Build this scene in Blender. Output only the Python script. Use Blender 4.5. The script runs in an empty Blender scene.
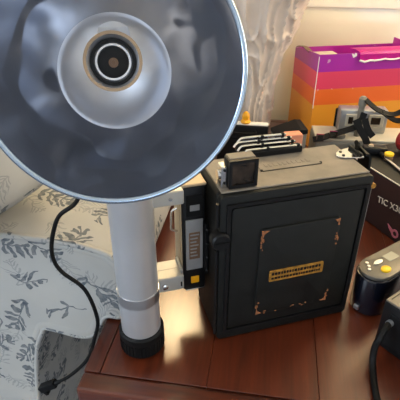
import bpy, bmesh, math, random
from mathutils import Vector, Matrix, Euler
random.seed(7)
scene = bpy.context.scene
COL = scene.collection
PI = math.pi
R = math.radians

# ---------------------------------------------------------------- camera
HC = 0.4777
PITCH = 31.1
FPX = 456.0
cd = bpy.data.cameras.new('camera')
cam = bpy.data.objects.new('camera', cd)
COL.objects.link(cam)
cam.location = (0, 0, HC)
cam.rotation_euler = (R(90 - PITCH), 0, 0)
cd.sensor_fit = 'HORIZONTAL'
cd.sensor_width = 36.0
cd.lens = 36.0 * FPX / 400.0
cd.clip_start = 0.01
scene.camera = cam

# ---------------------------------------------------------------- frame of the table / room (yaw -9 degrees)
TO = Vector((-0.14914, 0.35757, 0.0))
TYAW = R(-9.0)
TM = Matrix.Translation(TO) @ Matrix.Rotation(TYAW, 4, 'Z')
def TF(x, y, z=0.0):
    return TM @ Vector((x, y, z))

# ---------------------------------------------------------------- world, sun, window daylight, exposure
w = bpy.data.worlds.new('sky'); scene.world = w; w.use_nodes = True
bg = w.node_tree.nodes['Background']
bg.inputs['Color'].default_value = (0.66, 0.80, 1.0, 1)
bg.inputs['Strength'].default_value = 1.6

def area(name, loc, aim, sx, sy, power, col):
    l = bpy.data.lights.new(name, 'AREA'); l.shape = 'RECTANGLE'; l.size = sx; l.size_y = sy
    l.energy = power; l.color = col
    o = bpy.data.objects.new(name, l); COL.objects.link(o)
    o.location = loc
    o.rotation_euler = (Vector(aim) - Vector(loc)).normalized().to_track_quat('-Z', 'Z').to_euler()
    return o
# daylight in the left window and the door; right one is added warm fill
area('window_daylight_left', TF(-1.84, -1.25, 0.95), TF(0, -1.25, 0.95), 1.2, 1.2, 46, (0.74, 0.86, 1.0))
area('window_daylight_right', TF(2.38, 0.35, 0.95), TF(0, 0.35, 0.95), 0.9, 1.1, 20, (1.0, 0.90, 0.74))  # warm fill added on the right to brighten the back wall
area('door_daylight', TF(1.40, -2.62, 0.40), TF(1.40, 0, 0.40), 1.0, 1.8, 14, (0.74, 0.86, 1.0))

LAMP_STRENGTH = 80.0               # frosted globe of the warm wall lamp behind the sofa arm
scene.view_settings.view_transform = 'Standard'
scene.view_settings.look = 'None'
scene.view_settings.gamma = 1.0
scene.view_settings.use_curve_mapping = False
scene.view_settings.exposure = 0.0

# ---------------------------------------------------------------- materials
def lin(c):
    return tuple((v / 255 / 12.92) if v / 255 <= 0.04045 else ((v / 255 + 0.055) / 1.055) ** 2.4 for v in c)
MATS = {}
class NT:
    """tiny node helper"""
    def __init__(self, m):
        self.t = m.node_tree; self.n = self.t.nodes; self.l = self.t.links
    def put(self, sock, v):
        if isinstance(v, bpy.types.NodeSocket): self.l.new(v, sock)
        elif v is not None:
            sock.default_value = v
    def m(self, op, a, b=None, c=None, clamp=False):
        n = self.n.new('ShaderNodeMath'); n.operation = op; n.use_clamp = clamp
        for i, v in enumerate((a, b, c)):
            if v is not None: self.put(n.inputs[i], v)
        return n.outputs[0]
    def tex(self, kind, vec=None, **kw):
        n = self.n.new(kind)
        if vec is not None: self.l.new(vec, n.inputs['Vector'])
        for k, v in kw.items(): n.inputs[k].default_value = v
        return n
    def mixc(self, f, a, b):
        n = self.n.new('ShaderNodeMix'); n.data_type = 'RGBA'
        self.put(n.inputs[0], f)
        for s, v in ((n.inputs[6], a), (n.inputs[7], b)):
            self.put(s, v if isinstance(v, bpy.types.NodeSocket) else (*v, 1))
        return n.outputs[2]
    def coord(self, which='Object', scale=(1, 1, 1)):
        c = self.n.new('ShaderNodeTexCoord'); mp = self.n.new('ShaderNodeMapping')
        mp.inputs['Scale'].default_value = scale
        self.l.new(c.outputs[which], mp.inputs['Vector']); return mp.outputs[0]
def mat(name, rgb, rough=0.5, metal=0.0, var=0.12, vscale=25.0, bump=0.0, bscale=300.0, coat=0.0, stretch=(1, 1, 1), rgb2=None, spec=0.5, trans=0.0, ior=1.45, bdist=0.001):
    if name in MATS: return MATS[name]
    m = bpy.data.materials.new(name); m.use_nodes = True
    k = NT(m); p = k.n['Principled BSDF']
    base = lin(rgb)
    vec = k.coord('Object', stretch)
    nz = k.tex('ShaderNodeTexNoise', vec, Scale=vscale, Detail=4.0)
    b2 = lin(rgb2) if rgb2 else tuple(v * (1 - var) for v in base)
    b1 = base if rgb2 else tuple(min(1, v * (1 + var)) for v in base)
    cr = k.n.new('ShaderNodeValToRGB'); k.l.new(nz.outputs[0], cr.inputs[0])
    cr.color_ramp.elements[0].position = 0.35; cr.color_ramp.elements[0].color = (*b2, 1)
    cr.color_ramp.elements[1].position = 0.68; cr.color_ramp.elements[1].color = (*b1, 1)
    k.l.new(cr.outputs[0], p.inputs['Base Color'])
    p.inputs['Metallic'].default_value = metal
    p.inputs['Coat Weight'].default_value = coat
    p.inputs['Coat Roughness'].default_value = 0.08
    p.inputs['Specular IOR Level'].default_value = spec
    p.inputs['Transmission Weight'].default_value = trans
    p.inputs['IOR'].default_value = ior
    k.l.new(k.m('ADD', k.m('MULTIPLY', k.m('SUBTRACT', nz.outputs[0], 0.5), 0.15 * min(1, rough * 2)), rough, clamp=True), p.inputs['Roughness'])
    if bump:
        n2 = k.tex('ShaderNodeTexNoise', vec, Scale=bscale, Detail=3.0 if bscale > 50 else 0.5)
        bp = k.n.new('ShaderNodeBump'); bp.inputs['Strength'].default_value = bump; bp.inputs['Distance'].default_value = bdist
        k.l.new(n2.outputs[0], bp.inputs['Height']); k.l.new(bp.outputs[0], p.inputs['Normal'])
    MATS[name] = m
    return m

def wood(name, c1, c2, axis='y', rough=0.2):
    m = bpy.data.materials.new(name); m.use_nodes = True
    k = NT(m); p = k.n['Principled BSDF']
    st = (30, 1.6, 30) if axis == 'y' else (1.6, 30, 30)
    vec = k.coord('Object', st)
    n1 = k.tex('ShaderNodeTexNoise', vec, Scale=1.6, Detail=6.0, Roughness=0.62, Distortion=0.6)
    n2 = k.tex('ShaderNodeTexNoise', vec, Scale=9.0, Detail=3.0)
    oi = k.n.new('ShaderNodeObjectInfo')
    f = k.m('ADD', k.m('MULTIPLY', n1.outputs[0], 0.8), k.m('MULTIPLY', n2.outputs[0], 0.3))
    f = k.m('ADD', f, k.m('MULTIPLY', k.m('SUBTRACT', oi.outputs['Random'], 0.5), 0.25))
    cr = k.n.new('ShaderNodeValToRGB'); k.l.new(f, cr.inputs[0])
    cr.color_ramp.elements[0].position = 0.3; cr.color_ramp.elements[0].color = (*lin(c1), 1)
    cr.color_ramp.elements[1].position = 0.8; cr.color_ramp.elements[1].color = (*lin(c2), 1)
    k.l.new(cr.outputs[0], p.inputs['Base Color'])
    p.inputs['Roughness'].default_value = rough + 0.12
    p.inputs['Coat Weight'].default_value = 0.4
    p.inputs['Coat Roughness'].default_value = rough
    bp = k.n.new('ShaderNodeBump'); bp.inputs['Strength'].default_value = 0.06; bp.inputs['Distance'].default_value = 0.001
    k.l.new(n2.outputs[0], bp.inputs['Height']); k.l.new(bp.outputs[0], p.inputs['Normal'])
    MATS[name] = m
    return m

def fabric(name):
    """pale woven cloth with printed slate-blue leaf sprigs; UV in metres"""
    m = bpy.data.materials.new(name); m.use_nodes = True
    k = NT(m); p = k.n['Principled BSDF']
    uvn = k.n.new('ShaderNodeUVMap'); uvn.uv_map = 'UVMap'; uv0 = uvn.outputs[0]
    def layer(cells, half, off, seed_rot, nleaf, leafw, thr):
        ad = k.n.new('ShaderNodeVectorMath'); ad.operation = 'ADD'; k.l.new(uv0, ad.inputs[0]); ad.inputs[1].default_value = (off, off * 0.7, 0)
        v = k.n.new('ShaderNodeTexVoronoi'); v.voronoi_dimensions = '2D'; v.feature = 'F1'
        v.inputs['Scale'].default_value = cells; v.inputs['Randomness'].default_value = 0.7
        wn = k.tex('ShaderNodeTexNoise', ad.outputs[0], Scale=34.0, Detail=2.5)
        k.l.new(ad.outputs[0], v.inputs['Vector'])
        sb = k.n.new('ShaderNodeVectorMath'); sb.operation = 'SUBTRACT'
        k.l.new(ad.outputs[0], sb.inputs[0]); k.l.new(v.outputs['Position'], sb.inputs[1])
        ws = k.n.new('ShaderNodeVectorMath'); ws.operation = 'MULTIPLY_ADD'
        k.l.new(wn.outputs['Color'], ws.inputs[0]); ws.inputs[1].default_value = (half * 1.1,) * 3
        k.l.new(sb.outputs[0], ws.inputs[2])
        s2 = k.n.new('ShaderNodeVectorMath'); s2.operation = 'SUBTRACT'
        k.l.new(ws.outputs[0], s2.inputs[0]); s2.inputs[1].default_value = (half * 0.55,) * 3
        sc = k.n.new('ShaderNodeSeparateColor'); k.l.new(v.outputs['Color'], sc.inputs[0])
        rt = k.n.new('ShaderNodeVectorRotate'); rt.rotation_type = 'Z_AXIS'
        k.l.new(s2.outputs[0], rt.inputs['Vector'])
        k.l.new(k.m('ADD', k.m('MULTIPLY', sc.outputs[0], 6.28), seed_rot), rt.inputs['Angle'])
        sp = k.n.new('ShaderNodeSeparateXYZ'); k.l.new(rt.outputs[0], sp.inputs[0])
        u = k.m('DIVIDE', sp.outputs[0], half); vv = k.m('DIVIDE', sp.outputs[1], half)
        vb = k.m('SUBTRACT', vv, k.m('MULTIPLY', k.m('SINE', k.m('MULTIPLY', u, 2.4)), 0.22))
        wv = k.m('ABSOLUTE', vb)
        ins = k.m('LESS_THAN', k.m('ABSOLUTE', u), 1.0)
        stem = k.m('MULTIPLY', k.m('LESS_THAN', wv, 0.045), ins)
        env = k.m('MULTIPLY', k.m('SQRT', k.m('MAXIMUM', k.m('SUBTRACT', 1.02, k.m('MULTIPLY', u, u)), 0.0)), 0.62)
        q = k.m('SUBTRACT', k.m('MULTIPLY', u, nleaf), k.m('MULTIPLY', wv, nleaf * 0.7))
        fr = k.m('ABSOLUTE', k.m('SUBTRACT', k.m('FRACT', k.m('ADD', q, 20.0)), 0.5))
        tt = k.m('SUBTRACT', k.m('MULTIPLY', k.m('DIVIDE', wv, k.m('MAXIMUM', env, 0.02)), 2.0), 1.0)
        prof = k.m('MULTIPLY', k.m('SQRT', k.m('MAXIMUM', k.m('SUBTRACT', 1.0, k.m('MULTIPLY', tt, tt)), 0.0)), leafw)
        wh = k.n.new('ShaderNodeTexWhiteNoise'); wh.noise_dimensions = '2D'
        cb = k.n.new('ShaderNodeCombineXYZ'); k.l.new(k.m('ADD', k.m('FLOOR', q), k.m('MULTIPLY', k.m('GREATER_THAN', vb, 0.0), 50.0)), cb.inputs[0]); k.l.new(k.m('MULTIPLY', sc.outputs[0], 91.0), cb.inputs[1])
        k.l.new(cb.outputs[0], wh.inputs['Vector'])
        leaf = k.m('MULTIPLY', k.m('MULTIPLY', k.m('LESS_THAN', fr, prof), ins), k.m('GREATER_THAN', wh.outputs['Value'], 0.22))
        keep = k.m('GREATER_THAN', sc.outputs[1], thr)
        return k.m('MULTIPLY', k.m('MAXIMUM', stem, leaf), keep)
    big = layer(14.0, 0.032, 3.13, 0.4, 2.7, 0.33, 0.22)
    small = layer(16.0, 0.026, 7.71, 2.0, 4.6, 0.26, 0.2)
    ground = k.tex('ShaderNodeTexNoise', uv0, Scale=9.0, Detail=3.0)
    c0 = k.mixc(ground.outputs[0], lin((156, 156, 154)), lin((188, 187, 181)))
    wearn = k.tex('ShaderNodeTexNoise', uv0, Scale=120.0, Detail=2.0)
    wear = k.m('ADD', k.m('MULTIPLY', wearn.outputs[0], 0.9), 0.3, clamp=True)
    c1 = k.mixc(k.m('MULTIPLY', small, k.m('MULTIPLY', wear, 0.55)), c0, lin((110, 116, 120)))
    c2 = k.mixc(k.m('MULTIPLY', big, wear), c1, lin((70, 80, 90)))
    k.l.new(c2, p.inputs['Base Color'])
    p.inputs['Roughness'].default_value = 0.9
    p.inputs['Specular IOR Level'].default_value = 0.15
    wv = k.tex('ShaderNodeTexNoise', uv0, Scale=900.0, Detail=2.0)
    bp = k.n.new('ShaderNodeBump'); bp.inputs['Strength'].default_value = 0.25; bp.inputs['Distance'].default_value = 0.001
    k.l.new(wv.outputs[0], bp.inputs['Height']); k.l.new(bp.outputs[0], p.inputs['Normal'])
    MATS[name] = m
    return m

M_LEATHER = mat('black_leather', (17, 18, 16), 0.55, var=0.3, vscale=60, bump=0.35, bscale=900, spec=0.32)
M_LEATHER_TOP = mat('faded_leather', (118, 111, 101), 0.6, var=0.15, vscale=40, bump=0.3, bscale=700)  # body leather with the grazing sheen on top put into its colour
M_BLACK = mat('black_paint', (16, 16, 17), 0.45, var=0.2, spec=0.3)
M_DARKPLATE = mat('dark_grey_plate', (98, 94, 86), 0.4, 0.2, var=0.1)
M_RUBBER = mat('black_rubber', (13, 13, 13), 0.6, var=0.2, spec=0.25)
M_CHROME = mat('chrome', (205, 205, 205), 0.16, 1.0, var=0.05)
M_ALU = mat('satin_aluminium', (196, 196, 198), 0.38, 1.0, var=0.06, vscale=18)
M_BRACKET = mat('bracket_alloy', (172, 170, 164), 0.45, 0.3, var=0.06)
M_TUBE = mat('silver_lacquer', (200, 201, 204), 0.30, 0.6, var=0.05, vscale=14, bump=0.05, bscale=120)
M_MIRROR = mat('polished_bowl', (246, 247, 250), 0.03, 1.0, var=0.03)
M_DISH = mat('dish_satin', (156, 160, 170), 0.06, 1.0, var=0.10, vscale=16, bump=1.0, bscale=22, bdist=.0028)
M_RIM = mat('rim_metal', (168, 186, 206), 0.22, 1.0, var=0.05)
M_GOLD = mat('worn_gold', (168, 120, 48), 0.45, 0.3, var=0.35, vscale=220)
M_WORN = mat('worn_leather_edge', (146, 92, 56), 0.8, var=0.4, vscale=300)
M_GLASS_DARK = mat('dark_eyepiece_glass', (52, 42, 34), 0.06, var=0.6, vscale=60)
M_GREYPLATE = mat('grey_plate', (150, 150, 150), 0.4, 0.3, var=0.1)
M_TAN = mat('tan_metal', (176, 158, 130), 0.5, 0.2, var=0.15)  # lit rangefinder faces put into colour; own tan of the switch button
M_YELLOW = mat('yellow_plastic', (236, 190, 24), 0.35, var=0.08)
M_WHITE = mat('white_card', (236, 230, 216), 0.8, var=0.05)
M_CREAMINK = mat('cream_ink', (214, 206, 190), 0.7, var=0.05)
M_GREYCAM = mat('grey_plastic_case', (128, 124, 112), 0.55, var=0.08)
M_CREAMCAM = mat('pale_grey_plastic', (196, 188, 168), 0.5, var=0.06)
M_SILVERPL = mat('silver_plastic', (168, 168, 166), 0.3, 0.5, var=0.06)
M_NAVY = mat('navy_black_plastic', (14, 17, 28), 0.25, var=0.15, coat=0.4)
M_MAROON = mat('dark_maroon_card', (44, 26, 26), 0.5, var=0.15)
M_RED = mat('red_plastic', (140, 34, 34), 0.4, var=0.1)
M_PINK = mat('pink_ink', (190, 110, 130), 0.6, var=0.1)
M_AMBER = mat('amber_plastic', (240, 166, 20), 0.3, var=0.1)
M_BROWN = mat('brown_plastic', (112, 84, 62), 0.45, var=0.15)
M_VASE = mat('taupe_ceramic', (218, 202, 186), 0.40, var=0.08, vscale=14)
M_WALL = mat('cream_wall_paint', (246, 240, 212), 0.4, var=0.03, vscale=6, coat=1.0)
M_RAIL = mat('cream_rail_paint', (246, 241, 222), 0.35, var=0.03)
M_ROOM = mat('room_paint', (222, 220, 218), 0.8, var=0.05, vscale=3)
M_CEIL = mat('ceiling_paint', (244, 243, 240), 0.85, var=0.03, vscale=3)
M_FLOOR = mat('grey_carpet', (120, 122, 130), 0.95, var=0.2, vscale=40, bump=0.4, bscale=500)
M_TABLE = wood('cherry_wood', (44, 15, 6), (96, 38, 15), 'y')
M_TABLE_X = wood('cherry_wood_cross', (46, 16, 6), (99, 39, 15), 'x')
M_FABRIC = fabric('sprig_fabric')
M_COLLAR = mat('socket_collar_metal', (150, 128, 104), 0.4, 0.6, var=0.15)
M_SALMON = mat('salmon_card', (214, 140, 108), 0.7, var=0.1)

# ---------------------------------------------------------------- mesh helpers
def obj(name, bm, material, parent=None, smooth=None, loc=None, rot=None):
    me = bpy.data.meshes.new(name)
    bmesh.ops.recalc_face_normals(bm, faces=bm.faces[:])
    if smooth is not None:
        for f in bm.faces: f.smooth = True
        for e in bm.edges:
            if len(e.link_faces) == 2:
                e.smooth = e.calc_face_angle(0) < R(smooth)
    bm.to_mesh(me); bm.free()
    me.materials.append(material)
    o = bpy.data.objects.new(name, me); COL.objects.link(o)
    if parent is not None: o.parent = parent
    if loc is not None: o.location = loc
    if rot is not None: o.rotation_euler = rot
    return o
def thing(name, label, cat, loc=(0, 0, 0), rotz=0.0, group=None):
    o = bpy.data.objects.new(name, None); COL.objects.link(o)
    o.empty_display_size = 0.02
    o.location = loc; o.rotation_euler = (0, 0, rotz)
    o['label'] = label; o['category'] = cat
    if group: o['group'] = group
    return o
def tag(o, label, cat, group=None):
    o['label'] = label; o['category'] = cat
    if group: o['group'] = group
    return o
def struct(o):
    o['kind'] = 'structure'; return o
def box(x0, x1, y0, y1, z0, z1, bev=0.0, seg=2, bm=None, mtx=None):
    own = bm is None
    t = bmesh.new()
    vs = [t.verts.new((x, y, z)) for x in (x0, x1) for y in (y0, y1) for z in (z0, z1)]
    for f in ((0, 1, 3, 2), (4, 6, 7, 5), (0, 4, 5, 1), (2, 3, 7, 6), (0, 2, 6, 4), (1, 5, 7, 3)):
        t.faces.new([vs[i] for i in f])
    if bev > 0:
        bmesh.ops.bevel(t, geom=t.edges[:], offset=bev, segments=seg, affect='EDGES', profile=0.5)
    if mtx is not None: bmesh.ops.transform(t, matrix=mtx, verts=t.verts[:])
    if own: return t
    join(bm, t); return bm
def join(bm, t):
    me = bpy.data.meshes.new('tmp'); t.to_mesh(me); t.free(); bm.from_mesh(me); bpy.data.meshes.remove(me)
def lathe(prof, n=48, axis='z', mtx=None, closed=False):
    bm = bmesh.new(); rings = []
    for r, z in prof:
        if r < 1e-6: rings.append([bm.verts.new((0, 0, z))])
        else: rings.append([bm.verts.new((r * math.cos(2 * PI * i / n), r * math.sin(2 * PI * i / n), z)) for i in range(n)])
    pairs = list(zip(rings[:-1], rings[1:]))
    if closed: pairs.append((rings[-1], rings[0]))
    for a, b in pairs:
        for i in range(n):
            j = (i + 1) % n
            if len(a) == 1 and len(b) == 1: continue
            if len(a) == 1: bm.faces.new((a[0], b[i], b[j]))
            elif len(b) == 1: bm.faces.new((a[i], a[j], b[0]))
            else: bm.faces.new((a[i], a[j], b[j], b[i]))
    if axis == 'x': bmesh.ops.transform(bm, matrix=Matrix.Rotation(R(90), 4, 'Y'), verts=bm.verts[:])
    if axis == 'y': bmesh.ops.transform(bm, matrix=Matrix.Rotation(R(90), 4, 'X'), verts=bm.verts[:])
    if mtx is not None: bmesh.ops.transform(bm, matrix=mtx, verts=bm.verts[:])
    return bm
def catmull(pts, k=8, closed=False):
    P = [Vector(p) for p in pts]; n = len(P); out = []
    rng = range(n) if closed else range(n - 1)
    for i in rng:
        if closed: a, b, c, d = P[(i - 1) % n], P[i], P[(i + 1) % n], P[(i + 2) % n]
        else: a, b, c, d = P[max(i - 1, 0)], P[i], P[i + 1], P[min(i + 2, n - 1)]
        for j in range(k):
            t = j / k
            out.append(0.5 * ((2 * b) + (c - a) * t + (2 * a - 5 * b + 4 * c - d) * t * t + (3 * b - a - 3 * c + d) * t ** 3))
    if not closed: out.append(P[-1].copy())
    return out
def sweep(path, rad, n=10, closed=False, flat=None, upv=None):
    """tube (or flat band: flat=(half width, half thickness)) along a list of points"""
    bm = bmesh.new(); path = [Vector(p) for p in path]; N = len(path); rings = []
    nrm = None
    for i, p in enumerate(path):
        if closed: t = path[(i + 1) % N] - path[i - 1]
        else: t = path[min(i + 1, N - 1)] - path[max(i - 1, 0)]
        t.normalize()
        if upv is not None: nrm = Vector(upv) - t * t.dot(Vector(upv)); nrm.normalize()
        elif nrm is None:
            r = Vector((0, 0, 1)) if abs(t.z) < 0.9 else Vector((1, 0, 0))
            nrm = (r - t * r.dot(t)).normalized()
        else: nrm = (nrm - t * nrm.dot(t)).normalized()
        bn = t.cross(nrm)
        rr = rad(i / (N - 1)) if callable(rad) else rad
        if flat:
            a, b = flat
            ring = [bm.verts.new(p + bn * sx * a + nrm * sz * b) for sx, sz in ((1, 1), (-1, 1), (-1, -1), (1, -1))]
        else:
            ring = [bm.verts.new(p + (bn * math.cos(2 * PI * k / n) + nrm * math.sin(2 * PI * k / n)) * rr) for k in range(n)]
        rings.append(ring)
    L = len(rings[0])
    for i in range(N if closed else N - 1):
        a, b = rings[i], rings[(i + 1) % N]
        for k in range(L):
            j = (k + 1) % L
            bm.faces.new((a[k], a[j], b[j], b[k]))
    if not closed:
        bm.faces.new(rings[0]); bm.faces.new(rings[-1])
    return bm
def prism(poly, y0, y1, bev=0.0, plane='xz'):
    """extrude a polygon given in xz (along y) or xy (along z)"""
    bm = bmesh.new()
    mk = (lambda a, b, t: (a, t, b)) if plane == 'xz' else (lambda a, b, t: (a, b, t))
    v0 = [bm.verts.new(mk(a, b, y0)) for a, b in poly]; v1 = [bm.verts.new(mk(a, b, y1)) for a, b in poly]
    f0 = bm.faces.new(v0); f1 = bm.faces.new(v1[::-1]); n = len(poly)
    for i in range(n): bm.faces.new((v0[i], v0[(i + 1) % n], v1[(i + 1) % n], v1[i]))
    if bev > 0:
        es = list(set(f0.edges[:] + f1.edges[:]))
        bmesh.ops.bevel(bm, geom=es, offset=bev, segments=2, affect='EDGES', profile=0.5)
    return bm
def rrect(x0, x1, y0, y1, r, n=4):
    out = []
    for cx, cy, a0 in ((x1 - r, y1 - r, 0), (x0 + r, y1 - r, 90), (x0 + r, y0 + r, 180), (x1 - r, y0 + r, 270)):
        for i in range(n + 1):
            a = R(a0 + 90 * i / n); out.append((cx + r * math.cos(a), cy + r * math.sin(a)))
    return out
def frame_xz(x0, x1, z0, z1, wd, y0, y1):
    """rectangular ring standing in the xz plane"""
    bm = bmesh.new()
    box(x0, x1, y0, y1, z1 - wd, z1, bm=bm); box(x0, x1, y0, y1, z0, z0 + wd, bm=bm)
    box(x0, x0 + wd, y0, y1, z0 + wd, z1 - wd, bm=bm); box(x1 - wd, x1, y0, y1, z0 + wd, z1 - wd, bm=bm)
    return bm
def text_bm(s, size, depth):
    cu = bpy.data.curves.new('txt', 'FONT'); cu.body = s; cu.size = size; cu.extrude = depth
    cu.align_x = 'LEFT'; cu.resolution_u = 3
    o = bpy.data.objects.new('txt', cu); COL.objects.link(o)
    dg = bpy.context.evaluated_depsgraph_get()
    me = bpy.data.meshes.new_from_object(o.evaluated_get(dg))
    bm = bmesh.new(); bm.from_mesh(me); bpy.data.meshes.remove(me)
    bpy.data.objects.remove(o); bpy.data.curves.remove(cu)
    return bm
def copy_tree(o, parent=None):
    c = o.copy(); COL.objects.link(c)
    if parent is not None: c.parent = parent
    for ch in [x for x in bpy.data.objects if x.parent == o]: copy_tree(ch, c)
    return c

# ---------------------------------------------------------------- the room
RX0, RX1, RY0, RY1, RZ0, RZ1 = -1.85, 2.4, -2.5, 1.0, -0.56, 1.86
def tobj(name, bm, m, smooth=None, parent=None):
    o = obj(name, bm, m, parent, smooth)
    if parent is None:
        o.location = TO; o.rotation_euler = (0, 0, TYAW)
    return o
struct(tobj('floor', box(RX0 - .1, RX1 + .1, RY0 - .1, RY1 + .1, RZ0 - .06, RZ0), M_FLOOR))
struct(tobj('ceiling', box(RX0 - .1, RX1 + .1, RY0 - .1, RY1 + .1, RZ1, RZ1 + .06), M_CEIL))
struct(tobj('wall_back', box(RX0 - .1, RX1 + .1, RY1, RY1 + .08, RZ0, RZ1), M_WALL))
bm = bmesh.new()
DX0, DX1, DZ1 = .85, 1.95, 1.35
box(RX0 - .1, DX0, RY0 - .08, RY0, RZ0, RZ1, bm=bm); box(DX1, RX1 + .1, RY0 - .08, RY0, RZ0, RZ1, bm=bm); box(DX0, DX1, RY0 - .08, RY0, DZ1, RZ1, bm=bm)
struct(tobj('wall_front', bm, M_ROOM))
bm = frame_xz(DX0, DX1, RZ0, DZ1, .06, RY0 - .06, RY0 - .02)
box((DX0 + DX1) / 2 - .05, (DX0 + DX1) / 2 + .05, RY0 - .06, RY0 - .02, RZ0, DZ1, bm=bm); box(DX0, DX1, RY0 - .055, RY0 - .025, .3, .34, bm=bm)
struct(tobj('door_1', bm, M_RAIL))
rail = box(RX0, RX1, RY1 - .0035, RY1, .292, .42, .001)
struct(tobj('trim_1', rail, M_RAIL))
struct(tobj('baseboard_back', box(RX0, RX1, RY1 - .014, RY1, RZ0, RZ0 + .12, .003), M_RAIL))
def wall_with_holes(x0, x1, holes):
    """side wall (thickness x0..x1), holes = (y0, y1, z0, z1) sorted along y"""
    bm = bmesh.new(); y = RY0
    for a, b, c, d in holes:
        box(x0, x1, y, a, RZ0, RZ1, bm=bm); box(x0, x1, a, b, RZ0, c, bm=bm); box(x0, x1, a, b, d, RZ1, bm=bm); y = b
    box(x0, x1, y, RY1, RZ0, RZ1, bm=bm)
    return bm
DAYWIN = (-1.85, -0.65, 0.35, 1.55)
RWIN = (-0.1, 0.8, 0.4, 1.5)
struct(tobj('wall_left', wall_with_holes(RX0 - .08, RX0, [DAYWIN]), M_ROOM))
struct(tobj('wall_right', wall_with_holes(RX1, RX1 + .08, [RWIN]), M_ROOM))
def window(n, xc, h):
    a, b, c, d = h
    bm = bmesh.new(); t = .035
    box(xc - .02, xc + .02, a, b, c, c + t, bm=bm); box(xc - .02, xc + .02, a, b, d - t, d, bm=bm)
    box(xc - .02, xc + .02, a, a + t, c + t, d - t, bm=bm); box(xc - .02, xc + .02, b - t, b, c + t, d - t, bm=bm)
    if b - a > .6:
        box(xc - .012, xc + .012, (a + b) / 2 - .012, (a + b) / 2 + .012, c + t, d - t, bm=bm)
        box(xc - .012, xc + .012, a + t, b - t, (c + d) / 2 - .012, (c + d) / 2 + .012, bm=bm)
    struct(tobj('window_%d' % n, bm, M_RAIL))
window(1, RX0 - .055, DAYWIN); window(2, RX1 + .055, RWIN)

def emit(name, rgb, strength):
    m = bpy.data.materials.new(name); m.use_nodes = True; p = m.node_tree.nodes['Principled BSDF']
    p.inputs['Base Color'].default_value = (*lin(rgb), 1); p.inputs['Emission Color'].default_value = (*lin(rgb), 1)
    p.inputs['Emission Strength'].default_value = strength; p.inputs['Roughness'].default_value = .4
    return m
M_GLOW = emit('lamp_glow', (255, 222, 170), LAMP_STRENGTH)
lampo = thing('wall_lamp', 'warm frosted globe lamp on the back wall above the sofa arm', 'lamp', TF(-.063, 1.0, .80), TYAW, 'pair of wall lamps')
obj('wall_plate', lathe([(0, 0), (.05, 0), (.048, .012), (.03, .016), (0, .016)], 28, 'y'), M_RAIL, lampo, 30)
obj('bracket', sweep(catmull([(0, -.01, 0), (0, -.07, -.03), (0, -.13, -.05), (0, -.157, -.065)], 6), .007, 10), M_ALU, lampo, 60)
obj('globe', lathe([(0, -.07)] + [(.07 * math.sin(R(a)), -.07 * math.cos(R(a))) for a in range(12, 169, 12)] + [(0, .07)], 32, mtx=Matrix.Translation((0, -.157, 0))), M_GLOW, lampo, 60)
fill_lamp = copy_tree(lampo); fill_lamp.location = TF(.84, 1.0, .80)  # second globe added to brighten the right wall and the striped box
fill_lamp['label'] = 'warm frosted globe lamp on the back wall above the striped box'
# ---------------------------------------------------------------- the table
TW, TD, TT = 0.98, 0.93, 0.030
tab = thing('side_table', 'glossy red cherry wood table with framed top under the cameras', 'table', TO + Vector((0, 0, RZ0)), TYAW)
Z0 = -RZ0
FB = 0.0212                           # width of the framing boards
def tpart(name, bm, m, smooth=None): return obj(name, bm, m, tab, smooth)
def bevel_board(x0, x1, y0, y1, b): return box(x0, x1, y0, y1, Z0 - TT, Z0, b, 2)
tpart('frame_board', bevel_board(0, TW, -.006, FB, .004), M_TABLE_X)
tpart('frame_board', bevel_board(0, TW, TD - FB, TD, .004), M_TABLE_X)
tpart('frame_board', bevel_board(0, FB - .0006, FB + .0006, TD - FB - .0006, .0012), M_TABLE)
tpart('frame_board', bevel_board(TW - FB + .0006, TW, FB + .0006, TD - FB - .0006, .0012), M_TABLE)
npl = 7
pw = (TW - 2 * FB) / npl
for i in range(npl):
    x0 = FB + i * pw
    tpart('plank', box(x0 + .0002, x0 + pw - .0002, FB + .0008, TD - FB - .0008, Z0 - TT + .004, Z0 - .0006, .0005, 1), M_TABLE)
tpart('edge_moulding', box(.006, TW - .006, .000, TD - .006, Z0 - TT - .012, Z0 - TT, .004), M_TABLE_X)
bm = bmesh.new()
box(.04, TW - .04, .03, .05, Z0 - TT - .10, Z0 - TT - .012, bm=bm); box(.04, TW - .04, TD - .05, TD - .03, Z0 - TT - .10, Z0 - TT - .012, bm=bm)
box(.03, .05, .05, TD - .05, Z0 - TT - .10, Z0 - TT - .012, bm=bm); box(TW - .05, TW - .03, .05, TD - .05, Z0 - TT - .10, Z0 - TT - .012, bm=bm)
tpart('apron', bm, M_TABLE_X)
for lx in (.055, TW - .055):
    for ly in (.055, TD - .055):
        lg = lathe([(0, 0), (.016, 0), (.02, .04), (.026, .3), (.03, Z0 - TT - .1), (.03, Z0 - TT - .012), (0, Z0 - TT - .012)], 20, mtx=Matrix.Translation((lx, ly, 0)))
        tpart('leg', lg, M_TABLE, 40)

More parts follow.
